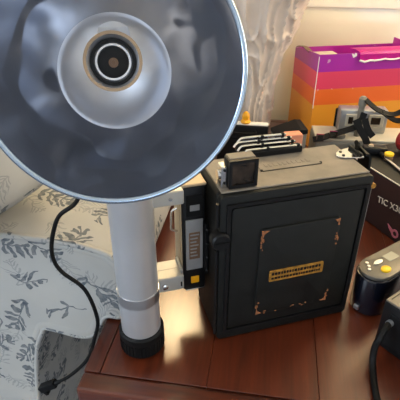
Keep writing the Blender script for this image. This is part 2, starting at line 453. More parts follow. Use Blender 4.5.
# ---------------------------------------------------------------- the sofa (arm beside the table)
SB = Vector((0, 0, RZ0))
sofa = thing('sofa', 'pale upholstered sofa with blue leaf print and rolled arm beside the table', 'sofa', TO + SB, TYAW)
cont = [(-.1640, -.54), (-.1560, -.36), (-.1420, -.214), (-.1200, -.090), (-.1030, -.046), (-.0980, -.0375), (-.0764, -.0400), (-.0448, -.0455), (-.0230, -.0385), (-.0090, -.0160), (.0010, .0030), (.0200, .0045), (.0320, .0170), (.0375, .0413), (.0354, .0851), (.0194, .1145), (-.0086, .1255), (-.0480, .1321), (-.0943, .1332), (-.1800, .134), (-.2600, .120), (-.3000, .080), (-.3050, .03), (-.3050, -.2), (-.3050, -.54)]
def dense(c, k=5):
    p = catmull([(x, z, 0) for x, z in c], k)
    return [(v.x, v.y) for v in p]
cc = dense(cont)
def offset_in(c, d):
    out = []; n = len(c)
    for i in range(n):
        a = Vector(c[max(i - 2, 0)]); b = Vector(c[min(i + 2, n - 1)]); t = (b - a).normalized()
        nn = Vector((-t.y, t.x))         # contour runs counter-clockwise, inside is to the left
        out.append((c[i][0] + nn.x * d, c[i][1] + nn.y * d))
    return out
def upholstery(c, y0, y1, bulge=.012, z_add=Z0):
    bm = bmesh.new(); uv = bm.loops.layers.uv.new('UVMap')
    secs = [(0.000, 0.0150), (-0.0035, 0.0075), (0.0, 0.002), (0.010, 0.0), (y1 - y0 - .01, 0.0), (y1 - y0, .004)]
    rings = []
    arc = [0.0]
    for i in range(1, len(c)): arc.append(arc[-1] + (Vector(c[i]) - Vector(c[i - 1])).length)
    for dy, ins in secs:
        rings.append([bm.verts.new((x, y0 + dy, z + z_add)) for x, z in offset_in(c, ins)])
    n = len(c)
    for s in range(len(secs) - 1):
        for i in range(n):
            j = (i + 1) % n
            f = bm.faces.new((rings[s][i], rings[s][j], rings[s + 1][j], rings[s + 1][i])); f.smooth = True
            for lp in f.loops:
                v = lp.vert
                k_ = i if (v in (rings[s][i], rings[s + 1][i])) else j
                if s >= 2: lp[uv].uv = (arc[k_] * 1.0, v.co.y)
                else: lp[uv].uv = (v.co.x + .31, v.co.z)
    for ring in (rings[0], rings[-1]):
        f = bm.faces.new(ring)
        for lp in f.loops: lp[uv].uv = (lp.vert.co.x + .31, lp.vert.co.z)
    return bm
def upobj(name, bm, parent=None):
    me = bpy.data.meshes.new(name); bmesh.ops.recalc_face_normals(bm, faces=bm.faces[:]); bm.to_mesh(me); bm.free()
    me.materials.append(M_FABRIC); o = bpy.data.objects.new(name, me); COL.objects.link(o)
    if parent: o.parent = parent
    return o
ARM_Y = .110
arm = upobj('arm', upholstery(cc, ARM_Y, .93), sofa)
def planar_uv(bm, ax=(0, 2), off=(0, 0)):
    uv = bm.loops.layers.uv.verify()
    for f in bm.faces:
        n = f.normal
        for lp in f.loops:
            co = lp.vert.co
            if abs(n.z) > .7: lp[uv].uv = (co.x + off[0], co.y + off[1])
            elif abs(n.x) > .7: lp[uv].uv = (co.y + off[0], co.z + off[1])
            else: lp[uv].uv = (co.x + off[0], co.z + off[1])
    bm.loops.layers.uv.layers if False else None
    return bm
def uvmap_box(bm, off=(0, 0)):
    bm.normal_update()
    uv = bm.loops.layers.uv.new('UVMap')
    for f in bm.faces:
        n = f.normal; f.smooth = True
        for lp in f.loops:
            co = lp.vert.co
            if abs(n.z) >= max(abs(n.x), abs(n.y)): lp[uv].uv = (co.x + off[0], co.y + off[1])
            elif abs(n.x) > abs(n.y): lp[uv].uv = (co.y + off[0], co.z + off[1])
            else: lp[uv].uv = (co.x + off[0], co.z + off[1])
    return bm
pip = [(x, ARM_Y + .0005, z + Z0) for x, z in offset_in(cc, .003)]
upobj('piping', uvmap_box(sweep(pip, .0042, 8)), sofa)
# seat, seat cushion, back and second arm of the sofa, to the left of the arm
def soft_box(x0, x1, y0, y1, z0, z1, r, puff=0.0):
    bm = box(x0, x1, y0, y1, z0, z1)
    bmesh.ops.subdivide_edges(bm, edges=bm.edges[:], cuts=11, use_grid_fill=True)
    c = Vector(((x0 + x1) / 2, (y0 + y1) / 2, (z0 + z1) / 2)); h = Vector(((x1 - x0) / 2, (y1 - y0) / 2, (z1 - z0) / 2))
    for v in bm.verts:
        d = v.co - c
        q = Vector([max(-(hh - r), min(hh - r, dd)) for dd, hh in zip(d, h)])
        e = d - q
        if e.length > 1e-6: e = e.normalized() * r
        p = q + e
        if puff:
            fx = max(0, 1 - (p.x / h.x) ** 2); fy = max(0, 1 - (p.y / h.y) ** 2); fz = max(0, 1 - (p.z / h.z) ** 2)
            p.z += math.copysign(puff * math.sqrt(fx * fy), p.z) if abs(p.z) > h.z * .3 else 0
        v.co = c + p
    return bm
upobj('seat_base', uvmap_box(soft_box(-1.45, -.315, .16, .92, .08, .36, .02)), sofa)
upobj('seat_cushion', uvmap_box(soft_box(-1.44, -.315, .10, .74, .365, .50, .05, .02), (.2, .1)), sofa)
upobj('back', uvmap_box(soft_box(-1.45, -.315, .74, .95, .365, 1.02, .06, .0), (.4, .3)), sofa)
arm2 = upobj('arm', upholstery([(-x - 1.76, z) for x, z in reversed(cc)], ARM_Y, .93), sofa)

# loose cushion lying on the arm
cu = uvmap_box(soft_box(-.19, .19, -.12, .12, 0, .12, .055, .03), (.63, .22))
cush = upobj('throw_cushion', cu)
tag(cush, 'plump floral throw cushion lying on the sofa arm at the left edge', 'cushion')
cush.location = TF(-.272, .168, .166); cush.rotation_euler = (R(0), R(-3), TYAW - R(17))

# ---------------------------------------------------------------- press camera
GA = Vector((0.02145, 0.42585, 0.0)); GYAW = R(15.92)
pc = thing('press_camera', 'large black leather press camera seen from its back, gold label on the panel', 'camera', GA, GYAW)
GM = Matrix.Translation(GA) @ Matrix.Rotation(GYAW, 4, 'Z')
def gp(name, bm, m, smooth=None, parent=pc): return obj(name, bm, m, parent, smooth)
W, Hh, D = .195, .2257, .092
gp('body', box(0, W, .010, D, .0, Hh - .002, .006, 3), M_LEATHER, 30)
gp('top_leather', box(.004, W - .004, .006, D - .004, Hh - .0022, Hh, .0009, 1), M_LEATHER_TOP)
bf = prism(rrect(.001, W - .001, .001, Hh - .002, .006), 0.000, .011, .002)
gp('back_frame', bf, M_LEATHER, 30)
gp('back_ridge', frame_xz(.0085, W - .0065, .0155, Hh - .0125, .004, -.003, .001), M_BLACK)
gp('back_door', prism(rrect(.0145, W - .0125, .0215, Hh - .0185, .004), -.0022, .001, .001), M_LEATHER, 30)
pan = gp('centre_panel', prism(rrect(.0500, .1550, .0390, .1745, .004), -.0058, -.001, .0016), M_LEATHER, 30)
# worn corners of the panel
def corner(x, z, sx, sz, s):
    pts = [(0, 0), (s * .9, .001), (s * .55, .003), (.0042, .0045), (.003, s * .5), (.0012, s * 1.1)]
    pts = [(x + sx * a, z + sz * b) for a, b in pts]
    if sx * sz < 0: pts = pts[::-1]
    return prism(pts, -.0064, -.0052)
for x, z, sx, sz, s in ((.0512, .1733, 1, -1, .011), (.1538, .1733, -1, -1, .008), (.0512, .0402, 1, 1, .009), (.1538, .0402, -1, 1, .009)):
    gp('worn_corner', corner(x, z, sx, sz, s), M_WORN, parent=pan)
bm = bmesh.new()
for (xa, za, zb, n_) in ((.0520, .140, .172, 9), (.1528, .135, .170, 8), (.0520, .043, .062, 4), (.1525, .046, .060, 5)):
    for i in range(n_):
        zz = random.uniform(za, zb); ww = random.uniform(.0006, .0017); hh2 = random.uniform(.0010, .0034)
        xx = xa + random.uniform(-.0012, .0022)
        pts = [(xx + ww * math.cos(2 * PI * q / 6) * random.uniform(.6, 1.2), zz + hh2 * math.sin(2 * PI * q / 6) * random.uniform(.6, 1.2)) for q in range(6)]
        join(bm, prism(pts, -.0063, -.0056))
for i in range(9):
    xx = random.uniform(.06, .148); zz = .041 + random.uniform(-.001, .003)
    join(bm, prism([(xx + random.uniform(.0006, .0024) * math.cos(2 * PI * q / 6), zz + .0008 * math.sin(2 * PI * q / 6)) for q in range(6)], -.0063, -.0056))
wr = gp('edge_wear', bm, M_WORN, parent=pan); wr['kind'] = 'stuff'
lab = gp('gold_label', prism(rrect(.0655, .1400, .0935, .1105, .0015), -.0070, -.0055), M_GOLD)
bm = bmesh.new()
for row, zz in enumerate((.0985, .1055)):
    x = .0685
    while x < .136:
        wd_ = random.uniform(.0016, .0036)
        hgt = .0015 if row == 0 else .0019
        box(x, x + wd_, -.0076, -.0066, zz - hgt, zz + hgt, bm=bm)
        x += wd_ + .0013
gp('label_print', bm, M_BLACK, parent=lab)
# round lock knob on the left edge of the back
kn = gp('lock_knob', lathe([(0, .0), (.0115, .0), (.0115, .012), (.010, .0145), (0, .0145)], 24, 'y', Matrix.Translation((.002, .008, .166))), M_BLACK, 30)
gp('knob_slot', box(-.006, .010, -.0085, -.0062, .1652, .1668), M_RUBBER, parent=kn)
gp('hinge_rod', lathe([(0, .012), (.0022, .012), (.0022, .150), (0, .150)], 12, mtx=Matrix.Translation((-.0012, .003, 0))), M_BLACK, 30)
gp('hinge_rod', lathe([(0, .183), (.0022, .183), (.0022, .214), (0, .214)], 12, mtx=Matrix.Translation((-.0012, .003, 0))), M_BLACK, 30)
# latch rail on the right edge
gp('latch_rail', box(W - .0005, W + .0022, .004, .009, .05, .203, .0006, 1), M_ALU)
gp('latch_pin', lathe([(0, 0), (.0035, 0), (.0035, .004), (0, .004)], 14, 'y', Matrix.Translation((W + .0005, .004, .208))), M_GOLD, 30)
# embossed plate on the top
tl = gp('name_plate', prism(rrect(.066, .146, .041, .063, .003), Hh - .0004, Hh + .0009, .0004, 'xy'), M_LEATHER_TOP)
gp('plate_edge', box(.067, .145, .0400, .0414, Hh - .0002, Hh + .0007), M_BLACK, parent=tl)
bm = bmesh.new()
x = .074
while x < .136:
    wd_ = random.uniform(.0030, .0052); box(x, x + wd_, .049, .0565, Hh + .0006, Hh + .0013, .0003, 1, bm=bm); x += wd_ + .0022
gp('embossing', bm, M_LEATHER_TOP, parent=tl)
for sx_, sy_ in ((.0665, .0425), (.1455, .0435)):
    gp('screw', lathe([(0, Hh), (.0017, Hh), (.0017, Hh + .0014), (0, Hh + .0018)], 10, mtx=Matrix.Translation((sx_, sy_, 0))), M_BLACK, 40)
# viewfinder on the top left
vf = gp('viewfinder', box(.0135, .0470, .012, .030, Hh - .001, .2600, .0022, 2), M_BLACK, 30)
gp('viewfinder_top', box(.0150, .0455, .014, .029, .2597, .2615, .0007, 1), M_LEATHER_TOP, parent=vf)
gp('eyepiece_frame', frame_xz(.0135, .0470, .2270, .2605, .0035, .0090, .013), M_BLACK, parent=vf)
gp('eyepiece_glass', prism(rrect(.0165, .0440, .2300, .2575, .002), .0112, .0125), M_GLASS_DARK, parent=vf)
cl = gp('parallax_knob', lathe([(0, 0), (.0055, 0), (.0055, .003), (.003, .004), (.003, .009), (0, .009)], 18, 'x', Matrix.Translation((.0035, .022, .2405))), M_CHROME, 30)
gp('parallax_bracket', box(.0065, .0138, .015, .030, Hh - .001, .252, .001, 1), M_CHROME)
for kz in (.2325, .248):
    gp('screw', lathe([(0, 0), (.0018, 0), (.0012, .002), (0, .002)], 10, 'y', Matrix.Translation((.010, .0155, kz))), M_BLACK, 40)
# folded wire frame finder at the front edge of the top: nested flat bars
for i, (x0_, x1_, yy, zz) in enumerate(((.0600, .1360, .0800, .2350), (.0540, .1290, .0840, .2395), (.0500, .1250, .0875, .2435), (.0555, .1180, .0905, .2475))):
    pth = [(x0_ - .004, yy - .002, zz - .0035), (x0_, yy, zz - .0005), (x0_ + .006, yy + .0005, zz + .0010), ((x0_ + x1_) / 2, yy + .0005, zz + .0006), (x1_, yy, zz)]
    gp('finder_bar', sweep(catmull(pth, 5), 0, flat=(.0013, .0011), upv=(0, -.35, 1)), M_CHROME)
    for px_ in (x0_ + .028, x1_ - .006):
        gp('finder_rivet', box(px_, px_ + .004, yy - .0016, yy + .0018, zz - .003, zz + .0022, .0004, 1), M_BLACK)
gp('finder_base', box(.052, .138, .078, .0915, Hh - .0004, .2335, .001, 1), M_BLACK)
gp('finder_base', box(.050, .124, .0865, .0918, .2330, .2425, .001, 1), M_BLACK)
# strap lug plate on the top right corner with the black strap
lg = prism([(.172, .052), (.1745, .0475), (.180, .0440), (.1980, .0395), (.2040, .0395), (.2060, .0470), (.2050, .0640), (.1990, .0690), (.1840, .0660), (.1750, .0590)], Hh + .0002, Hh + .0022, .0005, 'xy')
lug = gp('strap_lug', lg, M_CHROME)
for q in ((.181, .050), (.183, .0605)):
    gp('screw', lathe([(0, 0), (.0022, 0), (.0018, .0012), (0, .0012)], 12, mtx=Matrix.Translation((q[0], q[1], Hh + .002))), M_BLACK, 40, lug)
gp('strap', sweep(catmull([(.200, .054, Hh + .0042), (.208, .055, Hh + .0052), (.216, .056, Hh - .002), (.219, .056, Hh - .03), (.217, .054, Hh - .09)], 8), 0, flat=(.0125, .0016), upv=(1, 0, .2)), M_RUBBER)
gp('strap_keeper', box(.1985, .2025, .0400, .0685, Hh + .002, Hh + .0066, .0008, 1), M_BLACK)
# rangefinder on the left side
rf = gp('rangefinder', box(-.0325, -.0025, .043, .080, .060, .2165, .003, 2), M_BLACK, 30)
gp('tan_side', box(-.0345, -.0322, .046, .078, .064, .2125, .0005, 1), M_TAN, parent=rf)  # light on the left face, laid on as a tan strip
gp('rangefinder_cap', box(-.0335, -.0015, .044, .079, .2155, .2195, .0012, 1), M_TAN, parent=rf)  # glare on the cap put into its tan colour
gp('face_plate', box(-.0285, -.0065, .0415, .0435, .0945, .1715, .0005, 1), M_GREYPLATE, parent=rf)
bm = box(-.0245, -.0105, .0408, .0420, .1120, .1530, .0004, 1); pl_ = gp('scale_plate', bm, M_BROWN, parent=rf)
bm = bmesh.new()
for i in range(7):
    zz = .117 + i * .0053
    box(-.0232, -.0118 - random.uniform(0, .004), .0402, .0411, zz, zz + .0018, bm=bm)
gp('scale_marks', bm, M_GREYPLATE, parent=rf)
gp('window_recess', box(-.0275, -.0065, .0417, .0435, .1760, .2060, .0005, 1), M_RUBBER, parent=rf)
gp('window_pane', box(-.0230, -.0110, .0410, .0420, .1845, .1925, .0003, 1), M_GREYPLATE, parent=rf)
gp('amber_window', box(-.0225, -.0115, .0412, .0432, .0715, .0825, .0006, 1), M_AMBER, parent=rf)
gp('base_lip', box(-.0300, -.0040, .0405, .046, .0605, .0625, .0004, 1), M_CHROME, parent=rf)
st_ = gp('pin_strip', box(-.0052, -.0008, .036, .046, .088, .166, .0006, 1), M_BLACK)
for i in range(4):
    gp('pin', lathe([(0, 0), (.0014, 0), (.0014, .002), (0, .002)], 10, 'y', Matrix.Translation((-.003, .0362, .095 + i * .021))), M_CHROME, 40, st_)
gp('release_lever', sweep(catmull([(-.035, .060, .180), (-.0415, .060, .176), (-.0425, .060, .160), (-.0425, .060, .150), (-.035, .060, .146)], 6), .0016, 8), M_CHROME, 60)
gp('foot', box(.03, W - .03, .02, D - .01, -.0, .001), M_RUBBER)
# drop bed and lens at the front of the camera
gp('drop_bed', box(.02, W - .02, D, D + .004, .006, .19, .001, 1), M_LEATHER)

# ---------------------------------------------------------------- flash gun with big reflector
FX, FY = -0.0760, 0.4224
fl = thing('flash_gun', 'silver flash gun with a big round polished reflector clamped to the press camera', 'flash', (FX, FY, 0), 0)
def fp(name, bm, m, smooth=None, parent=fl): return obj(name, bm, m, parent, smooth)
TR = .0250
fp('tube', lathe([(0, .030), (TR, .030), (TR, .360), (TR * 1.02, .361), (TR * 1.02, .405), (TR * .9, .410), (0, .410)], 56), M_TUBE, 30)
cap = fp('end_cap', lathe([(0, 0), (TR + .0005, 0), (TR + .0028, .003), (TR + .0030, .022), (TR + .0038, .024), (TR + .0038, .0325), (TR + .0015, .0345), (TR - .002, .0345)], 56), M_RUBBER, 30)
for i in range(36):
    a = 2 * PI * i / 36
    fp('cap_rib', box(-.0009, .0009, -.0006, .0008, .004, .0215, mtx=Matrix.Rotation(a, 4, 'Z') @ Matrix.Translation((0, TR + .0032, 0))), M_RUBBER, parent=cap)
fp('clamp_ring', lathe([(TR - .001, .084), (TR + .0010, .084), (TR + .0010, .0985), (TR - .001, .0985)], 48, closed=True), M_ALU, 30)
LG = Matrix.Translation((-FX, -FY, 0)) @ GM           # press camera frame expressed in the flash frame
def fg(name, bm, m, smooth=None, parent=fl):
    bmesh.ops.transform(bm, matrix=LG, verts=bm.verts[:]); return fp(name, bm, m, smooth, parent)
arm_ = fg('clamp_arm', box(-.0760, -.0352, .0280, .0640, .0770, .0990, .0012, 1), M_BRACKET)
fg('arm_hook', box(-.0385, -.0350, .0330, .0620, .0800, .1045, .0008, 1), M_ALU, parent=arm_)
fg('arm_slot', box(-.0398, -.0380, .0272, .0284, .0830, .0900), M_BLACK, parent=arm_)
fg('bolt', lathe([(0, 0), (.0042, 0), (.0040, .0022), (.002, .0032), (0, .0032)], 18, 'y', Matrix.Translation((-.0600, .0284, .0865))), M_CHROME, 40, arm_)
fg('arm_seam', box(-.0755, -.0395, .0455, .0462, .0986, .0993), M_GREYPLATE, parent=arm_)
up_ = fg('upper_arm', box(-.0800, -.0345, .0220, .0360, .2080, .2260, .0012, 1), M_BRACKET)
fg('bolt', lathe([(0, 0), (.0024, 0), (.0020, .0016), (0, .0016)], 14, 'y', Matrix.Translation((-.050, .0222, .217))), M_CHROME, 40, up_)
# reflector: axis from the bowl to the viewer
RC = Vector((-0.063, 0.335, 0.387)); RAX = Vector((0.15, -0.91, 0.285)).normalized()
RM = Matrix.Translation(RC - Vector((FX, FY, 0))) @ RAX.to_track_quat('Z', 'Y').to_matrix().to_4x4()
RR = .0975
def rp(name, prof, m, parent=fl, n=96, closed=False, sm=40): return fp(name, lathe(prof, n, mtx=RM, closed=closed), m, sm, parent)
def rlerp(a, b, t): return a + (b - a) * t
dish_prof = []
for i in range(25):
    t = i / 24; r = rlerp(.0470, RR, t)
    s = -.050 + .050 * (.6 * t + .4 * t * t)
    dish_prof.append((r, s))
back = [(r + .0012, s - .0012) for r, s in reversed(dish_prof)]
dish = rp('reflector_dish', dish_prof + back, M_DISH, closed=True)
bowl_prof = []
for i in range(17):
    a = R(90 * i / 16)
    bowl_prof.append((.0470 * math.sin(a * .72) / math.sin(R(64.8)) + (1e-7 if i == 0 else 0), -.050 - .018 * (math.cos(a * .72) - math.cos(R(64.8))) / (1 - math.cos(R(64.8)))))
bowl = rp('inner_bowl', bowl_prof + [(r + .001 if r > 1e-4 else 0, s - .0012) for r, s in reversed(bowl_prof)], M_MIRROR, dish)
rim = [(RR + .0012 + .0024 * math.cos(2 * PI * i / 10), .0004 + .0024 * math.sin(2 * PI * i / 10)) for i in range(10)]
rp('rim', rim, M_RIM, dish, closed=True)
RM0 = RM
RM = RM0 @ Matrix.Translation((0, .0055, 0)) @ Matrix.Diagonal((1.2, 1.2, 1, 1))
so = rp('bulb_socket', [(0, -.068), (.0100, -.068), (.0100, -.02), (.0150, -.014), (.0172, -.002), (.0172, .004), (.0158, .0055), (.0150, .0040), (.0140, -.006), (.0128, -.010), (.0118, -.004), (.0108, -.0025), (.0102, -.004), (.0096, -.012), (0, -.013)], M_ALU, fl, 48, sm=30)
rp('socket_ring', [(.0096, -.0042), (.0108, -.0042), (.0108, -.0012), (.0096, -.0012)], M_ALU, so, 48, True)
rp('socket_collar', [(.0157, .0015), (.0176, .0015), (.0176, .0058), (.0157, .0058)], M_COLLAR, so, 48, True)
rp('socket_liner', [(0, -.0126), (.0148, -.0126), (.0158, -.0055), (.0157, .0030), (.0153, .0030), (.0150, -.0050), (.0112, -.0050), (.0108, -.0110), (0, -.0118)], M_BLACK, so, 40)
rp('contact_pin', [(0, -.012), (.0030, -.012), (.0030, -.0095), (.0016, -.0095), (.0015, -.0105), (0, -.0105)], M_BROWN, so, 20)
RM = RM0
tb = RM @ Vector((0, 0, -.068))
fp('neck', sweep([tb + Vector((0, 0, 0)), tb + Vector((-.004, .014, -.002)), Vector((0, -.012, .372))], .018, 20), M_ALU, 40)
# release cord with its plug
cpts = [(.034, .090, .300), (.012, .080, .240), (-.0026, .078, .2114), (-.0248, .076, .1918), (-.0412, .080, .1545), (-.0448, .080, .1267), (-.0366, .080, .1056), (-.0100, .080, .0795), (.0005, .080, .0300), (-.0075, .079, -.0064), (-.0233, .078, -.0509), (-.0571, .078, -.0945), (-.0860, .078, -.1180)]
def tf_local(p): return TF(*p) - Vector((FX, FY, 0))
cord = fp('cord', sweep([tf_local(p) for p in catmull(cpts, 8)], .0026, 10), M_RUBBER, 60)
e0, e1 = tf_local((-.082, .078, -.1155)), tf_local((-.1090, .078, -.1340))
dv = (e1 - e0); q_ = dv.normalized().to_track_quat('X', 'Z').to_matrix().to_4x4()
pl = fp('plug', box(0, dv.length, -.006, .006, -.0055, .0055, .0016, 2, mtx=Matrix.Translation(e0) @ q_), M_RUBBER, 40, cord)
fp('plug_tip', box(dv.length - .007, dv.length - .001, -.005, .005, -.0135, -.0045, .0012, 1, mtx=Matrix.Translation(e0) @ q_), M_RUBBER, 40, cord)
fp('strain_relief', sweep([e0 - dv * .28, e0 + dv * .05], lambda t: .0028 + .0016 * t, 10), M_RUBBER, 40, cord)

# ---------------------------------------------------------------- relief vase behind the camera
vase = bmesh.new()
prof = [(.050, 0), (.066, .006), (.072, .030), (.0725, .060), (.0735, .100), (.0765, .145), (.086, .190), (.100, .240), (.118, .285), (.138, .334), (.158, .380), (.172, .420)]
pp = catmull([(a, b, 0) for a, b in prof], 14)
NA = 220; rings = []
def relief(th, z):
    x = th * 3.2
    wv = math.sin(2.1 * x + 9 * z) * 1.3 + math.sin(31 * z + 1.7 * x) * .9 + math.sin(17 * z - 2.6 * x + 1.0) * .8
    a = 1 - abs(math.sin(1.6 * x + 14 * z + wv))
    b = 1 - abs(math.sin(-2.2 * x + 23 * z + 1.4 * wv + .6))
    return .0075 * a ** 2.2 + .0055 * b ** 3
for v in pp:
    amp = min(1, max(0, (v.y - .02) / .03))
    rings.append([vase.verts.new(((v.x + amp * relief(2 * PI * i / NA * 1.0, v.y) * 1.0) * math.cos(2 * PI * i / NA), (v.x + amp * relief(2 * PI * i / NA, v.y)) * math.sin(2 * PI * i / NA), v.y)) for i in range(NA)])
inner = []
for v in reversed(pp[6:]):
    inner.append([vase.verts.new(((v.x - .006) * math.cos(2 * PI * i / NA), (v.x - .006) * math.sin(2 * PI * i / NA), v.y + .001)) for i in range(NA)])
allr = rings + inner
for a, b in zip(allr[:-1], allr[1:]):
    for i in range(NA): vase.faces.new((a[i], a[(i + 1) % NA], b[(i + 1) % NA], b[i]))
vase.faces.new(rings[0]); vase.faces.new(inner[-1])
vo = obj('vase', vase, M_VASE, None, 60)
vo.location = TF(.130, .790, 0); vo.rotation_euler = (0, 0, R(20))
tag(vo, 'tall flared taupe vase with swirling leaf relief behind the reflector', 'vase')

# ---------------------------------------------------------------- black case with a white lid, amber figure, grey case, salmon carton
bc = thing('film_case', 'black case with a white lid edge standing in front of the vase', 'case', TF(.155, .585, 0), TYAW)
obj('body', box(-.058, .050, -.012, .012, 0, .1165, .004, 2), M_BLACK, bc, 30)
obj('lid', box(-.056, .049, -.008, .008, .1160, .1195, .0010, 1), M_WHITE, bc)
obj('band', box(-.0585, .0505, -.0128, .0128, .085, .090, .0005, 1), M_RUBBER, bc)
obj('handle', sweep(catmull([(-.03, -.011, .108), (-.028, -.020, .104), (.02, -.020, .104), (.022, -.011, .108)], 6), .002, 8), M_RUBBER, bc, 60)
am = obj('amber_knob', lathe([(0, 0), (.010, 0), (.011, .003), (.0075, .008), (.0085, .013), (.0065, .020), (.003, .024), (0, .025)], 24), M_AMBER, None, 40)
am.location = TF(.156, .586, .1195); tag(am, 'small amber yellow cap on the black case lid below the vase', 'cap')
gc = thing('grey_case', 'low grey case with a slanted lid behind the camera, beside the black case', 'case', TF(.247, .600, 0), TYAW + R(14))
obj('body', prism([(-.030, 0), (.032, 0), (.032, .105), (-.030, .092)], -.03, .03, .002), M_GREYCAM, gc)
obj('lid', prism([(-.031, .092), (.033, .1052), (.033, .114), (.020, .1145), (-.031, .097)], -.031, .031, .001), M_RUBBER, gc)
sc_ = obj('salmon_carton', box(-.016, .016, -.010, .010, 0, .152, .0015, 1), M_SALMON)
sc_.location = TF(.250, .465, 0); sc_.rotation_euler = (0, 0, TYAW + R(20))
tag(sc_, 'salmon pink carton peeking over the far edge of the press camera', 'carton')

# ---------------------------------------------------------------- rainbow striped box
BX = TF(.306, .752, 0)
def stripes():
    m = bpy.data.materials.new('rainbow_card'); m.use_nodes = True; k = NT(m); p = k.n['Principled BSDF']
    c = k.n.new('ShaderNodeTexCoord'); s = k.n.new('ShaderNodeSeparateXYZ'); k.l.new(c.outputs['Object'], s.inputs[0])
    cr = k.n.new('ShaderNodeValToRGB'); cr.color_ramp.interpolation = 'CONSTANT'
    k.l.new(k.m('DIVIDE', s.outputs[2], .2285), cr.inputs[0])
    el = cr.color_ramp.elements
    stops = [(0, (238, 156, 46)), (.465, (240, 108, 42)), (.635, (224, 62, 92)), (.815, (166, 30, 150))]
    el[0].position = 0; el[0].color = (*lin(stops[0][1]), 1)
    el[1].position = stops[1][0]; el[1].color = (*lin(stops[1][1]), 1)
    for q, cl_ in stops[2:]:
        e = el.new(q); e.color = (*lin(cl_), 1)
    nz = k.tex('ShaderNodeTexNoise', c.outputs['Object'], Scale=60.0, Detail=5.0)
    f = k.m('MULTIPLY', k.m('GREATER_THAN', nz.outputs[0], 0.70), 0.4)
    k.l.new(k.mixc(f, cr.outputs[0], lin((240, 220, 210))), p.inputs['Base Color'])
    p.inputs['Roughness'].default_value = 0.35
    return m
M_RAIN = stripes()
rb = thing('striped_box', 'worn cardboard box with purple, red, orange and yellow stripes and torn top', 'box', BX, TYAW + R(19))
bm = bmesh.new()
def prism_side(bm):
    t = bmesh.new()
    prof_ = [(th, 0), (BD - th, 0), (BD - th, BH - .016), (BD * .6, BH - .007), (th, BH)]
    a_ = [t.verts.new((0, y, z)) for y, z in prof_]; b_ = [t.verts.new((th, y, z)) for y, z in prof_]
    t.faces.new(a_); t.faces.new(b_[::-1])
    for i in range(5): t.faces.new((a_[i], a_[(i + 1) % 5], b_[(i + 1) % 5], b_[i]))
    join(bm, t)
BW, BD, BH, th = .27, .150, .2260, .002
box(0, BW, 0, th, 0, BH, bm=bm); box(0, BW, BD - th, BD, 0, BH - .016, bm=bm)
prism_side(bm); box(BW - th, BW, th, BD - th, 0, BH, bm=bm); box(th, BW - th, th, BD - th, 0, th, bm=bm)
bx_ = obj('carton', bm, M_RAIN, rb)
M_MAG = mat('magenta_card', (226, 20, 160), 0.35, var=0.08)
M_INSIDE = mat('raw_card', (206, 196, 176), 0.85, var=0.1)
obj('top_flap', box(.006, .100, .003, BD - .003, BH - .030, BH - .0284), M_INSIDE, rb)
obj('dark_flap', sweep(catmull([(.004, .060, BH - .008), (.004, .090, BH - .004), (.004, .120, BH - .006), (.006, .146, BH - .014)], 5), 0, flat=(.006, .0006), upv=(0, 0, 1)), M_BROWN, rb)
# torn top flap bent over the front edge
nx = 15; bm = bmesh.new(); grid = []
def tear_drop(i): return .0185 * (.75 if i == 0 else 1) - .004 * min(1, i / 4) + .0012 * math.sin(i * 2.1) + (.001 if i % 3 == 0 else 0)
for i in range(nx):
    t = i / (nx - 1); x = .096 + t * (BW - .096)
    dr = tear_drop(i)
    row = [(x + .004 * math.sin(i), .050, BH + .0010), (x, .020, BH + .0042), (x, .000, BH + .0030), (x, -.0050, BH - .002), (x + .001, -.0068, BH - dr)]
    grid.append([bm.verts.new(r) for r in row])
for i in range(nx - 1):
    for j in range(4): bm.faces.new((grid[i][j], grid[i + 1][j], grid[i + 1][j + 1], grid[i][j + 1]))
bmesh.ops.solidify(bm, geom=bm.faces[:], thickness=.0008)
fo = obj('torn_flap', bm, M_MAG, rb)
bm = sweep([(.097 + (i / (nx - 1)) * (BW - .096), -.0074, BH - tear_drop(i)) for i in range(nx)], lambda t: .0026 - .0014 * t, 6)
obj('torn_edge', bm, M_WHITE, fo)
obj('tear', prism([(.083, BH - .010), (.091, BH - .006), (.090, BH + .000), (.086, BH + .001), (.085, BH - .003), (.081, BH - .001), (.078, BH + .000), (.080, BH - .005)], -.0010, .0004), M_WHITE, rb)
obj('crease', box(-.0006, .0008, -.0006, .0008, .10, BH - .004), M_WHITE, rb)

# ---------------------------------------------------------------- grey folding instant camera with strap
lc = thing('instant_camera', 'grey folding instant camera with black strap in front of the striped box', 'camera', TF(.306, .600, 0), TYAW + R(4))
obj('cover', box(0, .235, 0, .085, 0, .080, .006, 3), M_GREYCAM, lc, 30)
obj('top_plate', box(.002, .233, .003, .083,   .0795, .0845, .002, 2), M_CREAMCAM, lc, 30)
fu = obj('finder_unit', box(.054, .156, .045, .082, .0835, .136, .004, 2), M_SILVERPL, lc, 30)
obj('finder_rear', box(.050, .160, .078, .084, .0835, .128, .003, 2), M_BLACK, lc, 30)
for x0_, x1_ in ((.066, .090), (.114, .148)):
    wf = obj('finder_window', box(x0_, x1_, .0425, .046, .100, .128, .0015, 1), M_CREAMCAM, fu)
    obj('window_glass', box(x0_ + .006, x1_ - .008, .0412, .043, .106, .122, .0008, 1), M_GLASS_DARK, fu)
obj('dial', lathe([(0, .0840), (.014, .0840), (.014, .0895), (.012, .091), (0, .091)], 28, mtx=Matrix.Translation((.052, .020, 0))), M_GREYCAM, lc, 30)
obj('strap_post', lathe([(0, .084), (.0065, .084), (.0065, .150), (.0085, .153), (.0085, .168), (.005, .172), (0, .172)], 20, mtx=Matrix.Translation((.092, .030, 0))), M_GREYCAM, lc, 30)
def band(name, pts, hw, m=M_RUBBER, par=lc, up=(0, -.6, 1)): return obj(name, sweep(catmull(pts, 7), 0, flat=(hw, .0014), upv=up), m, par)
